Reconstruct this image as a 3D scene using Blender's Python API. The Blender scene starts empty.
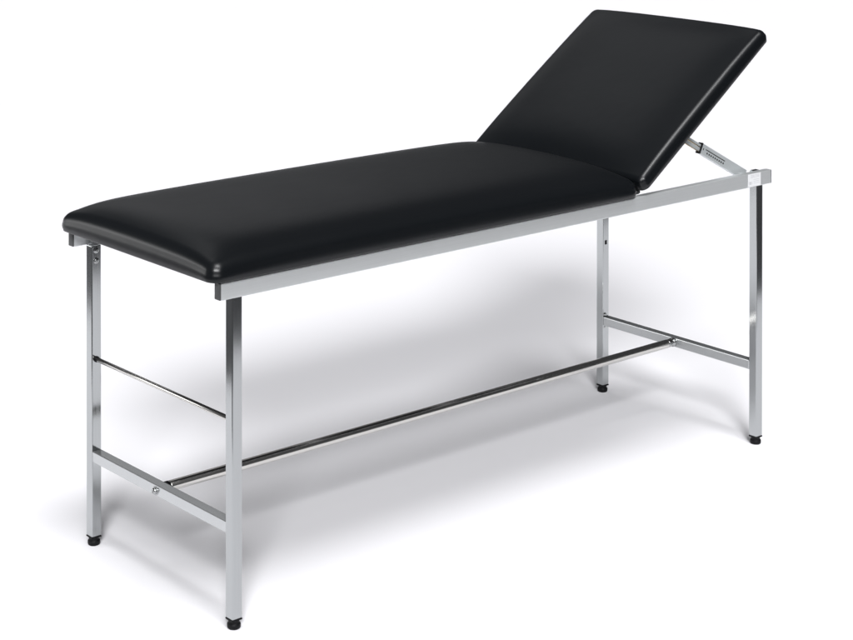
import bpy, bmesh, math, random
from mathutils import Vector, Matrix
random.seed(4)
S = bpy.context.scene

# ------------------------------------------------------------------ camera
CAM = Vector((-2.39795, -3.35503, 1.87506))
YAW, PITCH, ROLL = 0.69242, 0.00825, 0.000515
F_PX, CX, CY, IW, IH = 1852.8, 365.8, -194.75, 853.0, 640.0
fw = Vector((math.sin(YAW)*math.cos(PITCH), math.cos(YAW)*math.cos(PITCH), -math.sin(PITCH)))
rt = Vector((math.cos(YAW), -math.sin(YAW), 0)); up = rt.cross(fw)
r2 = rt*math.cos(ROLL)+up*math.sin(ROLL); u2 = -rt*math.sin(ROLL)+up*math.cos(ROLL)
cd = bpy.data.cameras.new('camera'); cam = bpy.data.objects.new('camera', cd)
S.collection.objects.link(cam); S.camera = cam
m = Matrix((r2, u2, -fw)).transposed().to_4x4(); m.translation = CAM
cam.matrix_world = m
cd.sensor_fit = 'HORIZONTAL'; cd.sensor_width = 36
cd.lens = F_PX/IW*36
cd.shift_x = (IW/2-CX)/IW; cd.shift_y = (CY-IH/2)/IW
cd.clip_end = 500; cd.clip_start = .05

# ------------------------------------------------------------------ light
S.view_settings.view_transform = 'Standard'; S.view_settings.look = 'None'
S.view_settings.exposure = 0; S.view_settings.gamma = 1
w = bpy.data.worlds.new('World'); S.world = w; w.use_nodes = True
nt = w.node_tree; nt.nodes.clear()
N = nt.nodes.new; LK = nt.links.new
tc = N('ShaderNodeTexCoord')
def lobe(direction, half, soft, strength, col=(1, 1, 1)):
    """a round softbox far away: brightness as a function of direction"""
    d = N('ShaderNodeVectorMath'); d.operation = 'DOT_PRODUCT'
    d.inputs[1].default_value = Vector(direction).normalized()
    LK(tc.outputs['Generated'], d.inputs[0])
    r = N('ShaderNodeMapRange'); r.interpolation_type = 'SMOOTHSTEP'
    r.inputs['From Min'].default_value = math.cos(math.radians(half+soft))
    r.inputs['From Max'].default_value = math.cos(math.radians(max(half-soft, 0)))
    r.inputs['To Max'].default_value = strength
    LK(d.outputs['Value'], r.inputs[0])
    v = N('ShaderNodeVectorMath'); v.operation = 'SCALE'; v.inputs[0].default_value = col
    LK(r.outputs[0], v.inputs['Scale']); return v.outputs[0]
def add(a, b):
    v = N('ShaderNodeVectorMath'); LK(a, v.inputs[0]); LK(b, v.inputs[1]); return v.outputs[0]
LOBES = [((-.12, -.30, 1), 8, 2.5, 28.5), ((-.95, -1.18, 1), 7.5, 2.2, 56.5),
         ((.45, .86, .40), 12, 9, .27), ((.12, .62, .80), 9, 8, .62)]
tot = None
for l in LOBES:
    o_ = lobe(*l, (.985, .985, 1.0)); tot = o_ if tot is None else add(tot, o_)
amb = N('ShaderNodeVectorMath'); amb.inputs[0].default_value = (.052, .053, .056); LK(tot, amb.inputs[1])
bg = N('ShaderNodeBackground'); bg.inputs[1].default_value = 1.0
LK(amb.outputs[0], bg.inputs[0])
wo = N('ShaderNodeOutputWorld'); LK(bg.outputs[0], wo.inputs[0])
w.cycles.sampling_method = 'MANUAL'; w.cycles.sample_map_resolution = 1024

def area(name, loc, target, size, power, col=(1, 1, 1), size_y=None):
    l = bpy.data.lights.new(name, 'AREA'); l.shape = 'RECTANGLE'
    l.size = size; l.size_y = size_y or size; l.energy = power; l.color = col
    o = bpy.data.objects.new(name, l); S.collection.objects.link(o)
    o.location = loc
    o.rotation_euler = (Vector(target)-Vector(loc)).to_track_quat('-Z', 'Y').to_euler()
    return o
area('left_softbox', (-2.7, 3.4, 1.25), (0, .4, .75), 2.7, 42, size_y=1.5)

# ------------------------------------------------------------------ materials
def mat(name, base, metallic=0, rough=.5, spec=.5, **kw):
    M = bpy.data.materials.new(name); M.use_nodes = True
    b = M.node_tree.nodes['Principled BSDF']
    b.inputs['Base Color'].default_value = (*base, 1)
    b.inputs['Metallic'].default_value = metallic
    b.inputs['Roughness'].default_value = rough
    b.inputs['Specular IOR Level'].default_value = spec
    for k, v in kw.items(): b.inputs[k].default_value = v
    return M
def brushed(name, base, rough, stretch, amp=.06, bump=.02, metallic=1):
    """satin metal: fine streaks along one axis vary roughness and tone a little"""
    M = mat(name, base, metallic, rough); n = M.node_tree; b = n.nodes['Principled BSDF']
    t = n.nodes.new('ShaderNodeTexCoord'); mp = n.nodes.new('ShaderNodeMapping')
    mp.inputs['Scale'].default_value = stretch
    nz = n.nodes.new('ShaderNodeTexNoise'); nz.inputs['Scale'].default_value = 1; nz.inputs['Detail'].default_value = 5
    n.links.new(t.outputs['Object'], mp.inputs[0]); n.links.new(mp.outputs[0], nz.inputs[0])
    mr = n.nodes.new('ShaderNodeMapRange'); mr.inputs['To Min'].default_value = rough-amp; mr.inputs['To Max'].default_value = rough+amp
    n.links.new(nz.outputs[0], mr.inputs[0]); n.links.new(mr.outputs[0], b.inputs['Roughness'])
    mc = n.nodes.new('ShaderNodeMapRange'); mc.inputs['To Min'].default_value = .93; mc.inputs['To Max'].default_value = 1.06
    n.links.new(nz.outputs[0], mc.inputs[0])
    mx = n.nodes.new('ShaderNodeVectorMath'); mx.operation = 'SCALE'; mx.inputs[0].default_value = base
    n.links.new(mc.outputs[0], mx.inputs['Scale']); n.links.new(mx.outputs[0], b.inputs['Base Color'])
    bp = n.nodes.new('ShaderNodeBump'); bp.inputs['Strength'].default_value = bump; bp.inputs['Distance'].default_value = .0005
    n.links.new(nz.outputs[0], bp.inputs['Height']); n.links.new(bp.outputs[0], b.inputs['Normal'])
    return M
M_LEG = brushed('chromed_steel_tube', (.47, .485, .49), .12, (900, 900, 3))
M_RAIL = brushed('satin_steel_rail', (.72, .74, .745), .34, (3, 900, 900), metallic=.55)
M_BAR = brushed('chromed_crossbar', (.55, .565, .57), .18, (900, 3, 900), metallic=.8)
M_ROUND = mat('polished_round_bar', (.66, .645, .62), 1, .2)
M_BOLT = mat('zinc_bolt', (.42, .43, .43), 1, .24)
M_ZINC = mat('zinc_plated_sheet', (.74, .78, .79), .5, .3)
M_BRASS = mat('yellow_passivated_steel', (.62, .50, .33), 1, .3)
M_BLACK = mat('black_rubber', (.003, .003, .004), 0, .55, .2)
M_CAP = mat('grey_plastic_cap', (.07, .072, .074), 0, .38)
M_HOLE = mat('slot_shadow_dark', (.01, .01, .01), 0, .8)
M_PAPER = mat('sticker_paper', (.78, .79, .80), 0, .5)
M_INK = mat('sticker_ink', (.40, .40, .42), 0, .6)

def vinyl():
    M = mat('black_vinyl', (.0040, .0050, .0062), 0, .34, .37)
    n = M.node_tree; b = n.nodes['Principled BSDF']
    t = n.nodes.new('ShaderNodeTexCoord')
    vo = n.nodes.new('ShaderNodeTexVoronoi'); vo.inputs['Scale'].default_value = 520
    n.links.new(t.outputs['Object'], vo.inputs['Vector'])
    nz = n.nodes.new('ShaderNodeTexNoise'); nz.inputs['Scale'].default_value = 5; nz.inputs['Detail'].default_value = 3
    n.links.new(t.outputs['Object'], nz.inputs['Vector'])
    b1 = n.nodes.new('ShaderNodeBump'); b1.inputs['Strength'].default_value = .10; b1.inputs['Distance'].default_value = .0004
    b2 = n.nodes.new('ShaderNodeBump'); b2.inputs['Strength'].default_value = .2; b2.inputs['Distance'].default_value = .01
    n.links.new(nz.outputs[0], b2.inputs['Height'])
    n.links.new(vo.outputs['Distance'], b1.inputs['Height']); n.links.new(b2.outputs[0], b1.inputs['Normal'])
    n.links.new(b1.outputs[0], b.inputs['Normal'])
    mr = n.nodes.new('ShaderNodeMapRange'); mr.inputs['To Min'].default_value = .31; mr.inputs['To Max'].default_value = .38
    n.links.new(nz.outputs[0], mr.inputs[0]); n.links.new(mr.outputs[0], b.inputs['Roughness'])
    return M
M_VINYL = vinyl()

def floor_mat(name, base):
    M = mat(name, base, 0, .85, .2); n = M.node_tree; b = n.nodes['Principled BSDF']
    t = n.nodes.new('ShaderNodeTexCoord')
    nz = n.nodes.new('ShaderNodeTexNoise'); nz.inputs['Scale'].default_value = 1.3; nz.inputs['Detail'].default_value = 6
    n.links.new(t.outputs['Object'], nz.inputs['Vector'])
    mr = n.nodes.new('ShaderNodeMapRange'); mr.inputs['To Min'].default_value = .985; mr.inputs['To Max'].default_value = 1.015
    n.links.new(nz.outputs[0], mr.inputs[0])
    mx = n.nodes.new('ShaderNodeVectorMath'); mx.operation = 'SCALE'; mx.inputs[0].default_value = base
    n.links.new(mr.outputs[0], mx.inputs['Scale']); n.links.new(mx.outputs[0], b.inputs['Base Color'])
    return M
M_WHITE = floor_mat('white_backdrop_paper', (.86, .855, .875))
M_STUDIO = floor_mat('dark_studio_floor', (.05, .05, .052))

# ------------------------------------------------------------------ helpers
def link(name, bm, material, parent=None, smooth=False, loc=None):
    me = bpy.data.meshes.new(name); bmesh.ops.recalc_face_normals(bm, faces=bm.faces)
    bm.to_mesh(me); bm.free()
    if smooth:
        for p in me.polygons: p.use_smooth = True
    me.materials.append(material)
    o = bpy.data.objects.new(name, me); S.collection.objects.link(o)
    if parent is not None: o.parent = parent
    if loc is not None: o.location = loc
    return o
def box(bm, x0, x1, y0, y1, z0, z1, bev=0.0, seg=3, mtx=None):
    r = bmesh.ops.create_cube(bm, size=1)
    vs = r['verts']
    for v in vs:
        v.co = Vector(((x0+x1)/2+v.co.x*(x1-x0), (y0+y1)/2+v.co.y*(y1-y0), (z0+z1)/2+v.co.z*(z1-z0)))
    if bev:
        es = list({e for v in vs for e in v.link_edges})
        g = bmesh.ops.bevel(bm, geom=es, offset=bev, segments=seg, affect='EDGES', profile=.5, clamp_overlap=True)
        vs = list({v for f in g['faces'] for v in f.verts} | {v for v in vs if v.is_valid})
    if mtx is not None: bmesh.ops.transform(bm, matrix=mtx, verts=vs)
    return vs
def lathe(bm, prof, origin, axis, n=40):
    """revolve (radius, height) pairs about axis from origin"""
    a = Vector(axis).normalized(); q = a.to_track_quat('Z', 'Y').to_matrix(); rings = []
    for r, h in prof:
        if r < 1e-6:
            rings.append([bm.verts.new(Vector(origin)+q @ Vector((0, 0, h)))]*n)
        else:
            rings.append([bm.verts.new(Vector(origin)+q @ Vector((r*math.cos(2*math.pi*k/n), r*math.sin(2*math.pi*k/n), h))) for k in range(n)])
    for A, B in zip(rings, rings[1:]):
        for k in range(n):
            q4 = [A[k], A[(k+1) % n], B[(k+1) % n], B[k]]
            u = []
            for v in q4:
                if v not in u: u.append(v)
            if len(u) > 2: bm.faces.new(u)
def part(name, material, parent, fn, smooth=False):
    bm = bmesh.new(); fn(bm); return link(name, bm, material, parent, smooth)

def cushion(L, W, hc, he, dome, rnd, rc=.022, sx=.028, sy=.034):
    """upholstered pad, corner at origin, x 0..L, y 0..W, flat underside at z=0.
    hc: edge height in the corners, he: at mid edge, dome: height gained towards the middle"""
    bm = bmesh.new()
    nx, ny, nc = 84, 44, 8
    def outline(d):
        # rounded rectangle inset by d, constant number of points
        r = max(rc-d, 0.0); x0, x1, y0, y1 = d, L-d, d, W-d
        pts = []
        def seg(a, b, n):
            for i in range(n):
                t = i/n; pts.append((a[0]+(b[0]-a[0])*t, a[1]+(b[1]-a[1])*t))
        def arc(cx, cy, a0):
            for i in range(nc):
                a = a0+math.pi/2*i/nc; pts.append((cx+r*math.cos(a), cy+r*math.sin(a)))
        seg((x0+r, y0), (x1-r, y0), nx); arc(x1-r, y0+r, -math.pi/2)
        seg((x1, y0+r), (x1, y1-r), ny); arc(x1-r, y1-r, 0)
        seg((x1-r, y1), (x0+r, y1), nx); arc(x0+r, y1-r, math.pi/2)
        seg((x0, y1-r), (x0, y0+r), ny); arc(x0+r, y0+r, math.pi)
        return pts
    def H(x, y):
        u = min(max(x/L, 0), 1); v = min(max(y/W, 0), 1)
        dx = max(x*(L-x)/L, 0); dy = max(y*(W-y)/W, 0)*1.1
        # A, B: quick rise of the crown just inside the edge; As, Bs: slow swell of the edge away from the corners
        A = 1-math.exp(-max(dx, 0)/sx); B = 1-math.exp(-max(dy, 0)/sy)
        As = 1-math.exp(-max(dx, 0)/.16); Bs = 1-math.exp(-max(dy, 0)/.10)
        return hc+(he-hc)*(1-(1-As)*(1-Bs))+dome*A*A*B*B*(.74+.26*math.sin(math.pi*v))
    rings = []
    per = len(outline(0))
    # side wall, from the underside up
    wall = [(.010, 0), (.004, 0.0), (.0012, .0015), (0.0, .004), (-.0012, .35), (-.0012, .62), (0, None)]
    n_r = 10
    base = outline(0)
    hb = [H(x, y) for x, y in base]
    def ring(d, zf):
        o = outline(max(d, 0)); out = []
        for i, (x, y) in enumerate(o):
            bx, by = base[i]
            if d < 0:
                c = Vector((L/2, W/2)); v = Vector((bx, by))
                nxv = Vector(((1 if bx > L-rc else -1 if bx < rc else 0), (1 if by > W-rc else -1 if by < rc else 0)))
                if nxv.length: nxv.normalize()
                x, y = bx-nxv.x*d, by-nxv.y*d
            out.append(bm.verts.new((x, y, zf(i, x, y))))
        return out
    rings.append(ring(.012, lambda i, x, y: 0.0))
    rings.append(ring(.003, lambda i, x, y: 0.0))
    rings.append(ring(.0008, lambda i, x, y: .0012))
    rings.append(ring(0, lambda i, x, y: .004))
    for t in (.2, .5, .8): rings.append(ring(-.0022*math.sin(math.pi*t), lambda i, x, y, t=t: .004+(hb[i]-rnd-.004)*t))
    rings.append(ring(0, lambda i, x, y: hb[i]-rnd))
    for k in range(1, n_r+1):
        a = math.pi/2*k/n_r
        d = rnd*(1-math.cos(a))*1.15
        rings.append(ring(d, lambda i, x, y, a=a: H(x, y)-rnd+rnd*math.sin(a)))
    d_last = rnd*1.15
    steps = 34
    for k in range(1, steps+1):
        t = k/steps; d = d_last+(min(L, W)/2-.0001-d_last)*(t**1.35)
        rings.append(ring(d, lambda i, x, y: H(x, y)))
    for A, B in zip(rings, rings[1:]):
        for k in range(per):
            try: bm.faces.new((A[k], A[(k+1) % per], B[(k+1) % per], B[k]))
            except ValueError: pass
    bm.faces.new(list(reversed(rings[0])))
    # folded corners: the cover is tucked, leaving little pleats in the wall
    for v in bm.verts:
        for cx, cy in ((0, 0), (L, 0), (0, W), (L, W)):
            dd = math.hypot(v.co.x-cx, v.co.y-cy)
            if dd < .05 and v.co.z < hc*.95 and v.co.z > .002:
                a = abs(v.co.x-cx)-abs(v.co.y-cy)
                push = .0007*math.sin(a*260)*max(0, 1-dd/.05)*min(1, v.co.z/.008)
                v.co.x += push*(1 if cx == 0 else -1); v.co.y += push*(1 if cy == 0 else -1)
    bmesh.ops.remove_doubles(bm, verts=bm.verts, dist=.00045)
    return bm

# ------------------------------------------------------------------ setting
def sheet(name, pts, z, t, material):
    bm = bmesh.new()
    top = [bm.verts.new((x, y, z)) for x, y in pts]; bot = [bm.verts.new((x, y, z-t)) for x, y in pts]
    bm.faces.new(top); bm.faces.new(list(reversed(bot)))
    for i in range(len(pts)):
        j = (i+1) % len(pts); bm.faces.new((top[i], bot[i], bot[j], top[j]))
    o = link(name, bm, material); o['kind'] = 'structure'; return o
sheet('ground', [(-90, -90), (90, -90), (90, 90), (-90, 90)], -.006, .2, M_STUDIO)
sheet('floor', [(-1.25, -.05), (-.55, -1.3), (.75, -2.0), (2.5, -1.0), (60, -1.2), (70, 60), (-14, 60), (-.95, 1.75)], 0, .004, M_WHITE)

# ------------------------------------------------------------------ the couch
L, W, T = 1.8646, .6233, .027          # outer size of the leg frame, leg tube
ZR, RH, RW = .7472, .0391, .022        # rail underside, height, width
XL, XR = -.0423, 1.8877
root = bpy.data.objects.new('examination_couch', None); S.collection.objects.link(root)
root['label'] = 'black padded medical examination couch with raised headrest on a chromed steel tube frame'
root['category'] = 'examination couch'

def rail(y0):
    r = part('side_rail', M_RAIL, root, lambda b: box(b, XL+.002, XR-.002, y0, y0+RW, ZR, ZR+RH, .0022))
    for x0, x1, xa, xb in ((XL-.0012, XL+.004, XL-.002, XL), (XR-.004, XR+.0012, XR, XR+.002)):
        def f(b):
            box(b, x0, x1, y0+.0004, y0+RW-.0004, ZR+.0004, ZR+RH-.0004, .0022)
            xs = x0 if x0 < 0 else x1
            box(b, xs-.0005, xs+.0005, y0+.006, y0+RW-.006, ZR+.008, ZR+RH-.008, .0004)
        part('end_cap', M_CAP, r, f)
    return r
rail_near = rail(-.013)
rail(W+.013-RW)

def bolt(b, origin, axis, r=.0062, h=.0042, washer=True):
    if washer: lathe(b, [(0, 0), (r*1.35, 0), (r*1.35, .0009), (r*1.2, .0013), (r*.9, .0013)], origin, axis, 28)
    lathe(b, [(r, .0008), (r, h*.35), (r*.93, h*.62), (r*.72, h*.85), (r*.4, h), (r*.34, h*.98), (r*.34, h*.6), (0, h*.6)], origin, axis, 28)

ZB = .0236
def leg(ix, iy):
    x0 = 0 if ix == 0 else L-T; y0 = 0 if iy == 0 else W-T
    inner = 1 if iy == 0 else -1                     # direction towards the middle of the couch
    ri = .009 if iy == 0 else W-.009                 # inner face of the rail
    def f(b):
        box(b, x0, x0+T, y0, y0+T, ZB, ZR-.0012, .0022)
        ya, yb = (ri+.0005, T-.0008) if iy == 0 else (W-T+.0008, ri-.0005)
        box(b, x0+.001, x0+T-.001, ya, yb, ZR-.002, ZR+RH-.001, .0015)   # tongue beside the rail
    o = part('leg', M_LEG, root, f)
    def foot(b):
        cx, cy = x0+T/2, y0+T/2
        box(b, x0-.0004, x0+T+.0004, y0-.0004, y0+T+.0004, ZB-.0042, ZB, .0012)
        lathe(b, [(0, 0), (.0128, 0), (.0148, .0022), (.0154, .0055), (.0154, .0098), (.0144, .0120), (.0126, .0136), (.0122, .0150), (.0130, .0175), (.0136, ZB-.0044)], (cx, cy, 0), (0, 0, 1))
    part('foot', M_BLACK, o, foot, False)
    yf = T if iy == 0 else W-T
    for z in (.7345, .7085):
        part('bolt', M_BOLT, o, lambda b: bolt(b, (x0+T*.47, yf-.0002*inner, z), (0, inner, 0), .0058, .0048), True)
    if ix == 1:
        part('bolt', M_BOLT, o, lambda b: bolt(b, (x0+.0085, yf-.0002*inner, .2432), (0, inner, 0), .0052, .005), True)
        part('bolt', M_BOLT, o, lambda b: bolt(b, (x0+.0085, yf-.0002*inner, .2050), (0, inner, 0), .0034, .002, False), True)
        part('bolt_hole', M_HOLE, o, lambda b: box(b, x0+.0085, x0+.0175, min(yf, yf+.0006*inner), max(yf, yf+.0006*inner), .4615, .4745, .0003, 1))
    return o
for ix in (0, 1):
    for iy in (0, 1): leg(ix, iy)

# cross bars tying each pair of legs
def crossbar(ix):
    x0 = .0008 if ix == 0 else L-T+.0008
    o = part('cross_bar', M_BAR, root, lambda b: box(b, x0, x0+.0254, T+.0004, W-T-.0004, .2115, .2380, .002))
    return o
cbL = crossbar(0); cbR = crossbar(1)
part('bolt', M_BOLT, cbL, lambda b: bolt(b, (.0008, W/2, .2235), (-1, 0, 0), .0078, .009), True)
part('bolt', M_BOLT, cbR, lambda b: bolt(b, (L-T+.0008+.0254, W/2, .2235), (1, 0, 0), .0078, .009), True)

# long stretcher between the cross bars, with collars at both ends
xa, xb = .0262, L-T+.0008
st = part('stretcher', M_ROUND, root, lambda b: lathe(b, [(0, xa+.012), (.0110, xa+.012), (.0124, xa+.014), (.0124, xb-.030), (.0116, xb-.028), (0, xb-.028)], (0, W/2, .2255), (1, 0, 0), 64), True)
def collar(x, s):
    return lambda b: lathe(b, [(0, 0), (.0125, 0), (.0135, .002), (.0135, .005), (.0105, .007), (.0095, .012), (.0095, .016), (.0118, .019), (.0118, .026), (.0095, .0285), (0, .0285)] if s < 0 else
                            [(0, 0), (.012, 0), (.0128, .002), (.0128, .010), (.0105, .0125), (0, .0125)], (x, W/2, .2255), (s, 0, 0), 48)
part('collar', M_BOLT, st, collar(xb, -1), True)
part('collar', M_BLACK, st, collar(xa, 1), True)

# thin round rod between the two legs at the foot end
rod = part('paper_roll_rod', M_ROUND, root, lambda b: lathe(b, [(0, T+.003), (.0052, T+.003), (.0058, T+.004), (.0058, W-T-.008), (.0052, W-T-.007), (0, W-T-.007)], (.0135, 0, .4640), (0, 1, 0), 40), True)
for y, s in ((T, 1), (W-T, -1)):
    part('rod_socket', M_BLACK, rod, lambda b: lathe(b, [(0, 0), (.0075, 0), (.0075, .002), (.0060, .007), (0, .008)], (.0135, y, .4640), (0, s, 0), 32), True)

# mattress and headrest
ZM = .7885
mb = cushion(1.388, .667, .037, .056, .036, .019, .032)
mattress = link('mattress', mb, M_VINYL, root, True, (-.067, -.0222, ZM))
hb_ = cushion(.641, .667, .037, .047, .029, .015, .022, .045, .05)
headrest = link('headrest', hb_, M_VINYL, root, True, (1.3422, -.0222, .7976))
headrest.rotation_euler = (0, -math.radians(35), 0)
headrest['label'] = 'raised black padded headrest'

# carrier boards under the pads, set back from their edges
part('pad_board', M_BLACK, mattress, lambda b: box(b, .05, 1.34, .045, .622, -.0120, -.0006, .001, 1))
part('pad_board', M_BLACK, headrest, lambda b: box(b, .03, .585, .045, .622, -.0120, -.0006, .001, 1))
for y in (.012, .585):
    part('hinge', M_CAP, root, lambda b: (box(b, 1.318, 1.352, y, y+.026, .786, .7882, .0004, 1),
                                          lathe(b, [(0, 0), (.005, 0), (.005, .026), (0, .026)], (1.352, y, .792), (0, 1, 0), 24)))
# tie bars across the two rails, under the pads
for x in (.62, 1.27):
    part('tie_bar', M_RAIL, root, lambda b: box(b, x, x+.025, .0092, W-.0092, ZR+.012, ZR+.030, .0015))

# ratchet stays that hold the headrest up
def stay(yc):
    top = Vector((1.528, yc, .927)); low = Vector((1.822, yc, .7735))
    d = (low-top).normalized(); ln = (low-top).length
    nrm = Vector((-d.z, 0, d.x)); nrm = nrm if nrm.z > 0 else -nrm
    M = Matrix((d, Vector((0, 1, 0)), d.cross(Vector((0, 1, 0))))).transposed().to_4x4(); M.translation = top
    # local x along the stay, y across the couch, z = up across the stay
    flip = 1 if (M.to_3x3() @ Vector((0, 0, 1))).z > 0 else -1
    s0 = (Vector((1.635, yc, .871))-top).length       # where the sleeve starts
    o = part('ratchet_stay', M_ZINC, root, lambda b: box(b, 0, s0+.06, -.0035, .0035, -.0105, .0105, .001, 2, M))
    for z in (.002, -.0115):
        part('guide_wire', M_BRASS, o, lambda b: lathe(b, [(0, 0), (.0014, 0), (.0014, s0+.02), (0, s0+.02)], M @ Vector((0, -.0042, z*flip)), d, 12), True)
    def sleeve(b):
        box(b, s0, ln+.006, -.0072, -.0054, -.0148, .0148, .0007, 2, M)      # face
        box(b, s0, ln+.006, .0054, .0072, -.0148, .0148, .0007, 2, M)
        box(b, s0, ln+.006, -.0056, .0056, .0128, .0150, .0007, 2, M)
        box(b, s0, ln+.006, -.0056, .0056, -.0150, -.0128, .0007, 2, M)
    sl = part('sleeve', M_ZINC, o, sleeve)
    part('sleeve_mouth', M_BLACK, o, lambda b: box(b, s0-.003, s0+.0008, -.0082, .0082, -.0158, .0158, .0006, 1, M))
    def slots(b):
        box(b, s0+.018, s0+.112, -.0076, -.0071, .0035*flip-.0013, .0035*flip+.0013, .0002, 1, M)
        for k in range(9):
            x = s0+.026+k*.0098
            box(b, x, x+.0056, -.0076, -.0071, -.0046*flip-.0023, -.0046*flip+.0023, .0002, 1, M)
        box(b, s0+.0065, s0+.010, -.0076, -.0071, -.002, .004, .0002, 1, M)
    part('slot', M_HOLE, o, slots)
    part('pivot_bolt', M_BOLT, o, lambda b: lathe(b, [(0, 0), (.0045, 0), (.0045, .026), (.0075, .026), (.0075, .031), (0, .031)], low+Vector((-.004, -.02 if yc < .3 else .02, 0)), (0, 1 if yc < .3 else -1, 0), 24))
    def lug(b):
        ya, yb = (.0092, .0115) if yc < .3 else (W-.0115, W-.0092)
        box(b, low.x-.022, low.x+.014, ya, yb, .752, .7835, .0006, 1)
        box(b, low.x-.022, low.x+.014, min(ya, yc-.010), max(yb, yc+.010) if yc > .3 else yc+.010, .7500, .7525, .0006, 1)
    part('lug', M_CAP, o, lug)
stay(.040); stay(W-.040)

# small white sticker on the rail by the head end; its print is too small to read
yS = -.013
def st_f(b): box(b, 1.782, 1.838, yS-.0005, yS+.0001, ZR+.0022, ZR+RH-.0012)
stick = part('sticker', M_PAPER, rail_near, st_f)
def ink(b):
    for z in (.0335, .0305, .0275):
        x = 1.794
        while x < 1.832:
            l = random.uniform(.002, .005); box(b, x, x+l, yS-.0007, yS-.0004, ZR+z, ZR+z+.0007); x += l+.0016
    for x, wd in ((1.787, .0016), (1.7905, .0008), (1.793, .0018), (1.799, .001)):
        box(b, x, x+wd, yS-.0007, yS-.0004, ZR+.008, ZR+.0165)
    for z in (.021, .016, .011): box(b, 1.805, 1.832, yS-.0007, yS-.0004, ZR+z, ZR+z+.0005)
part('print', M_INK, stick, ink)
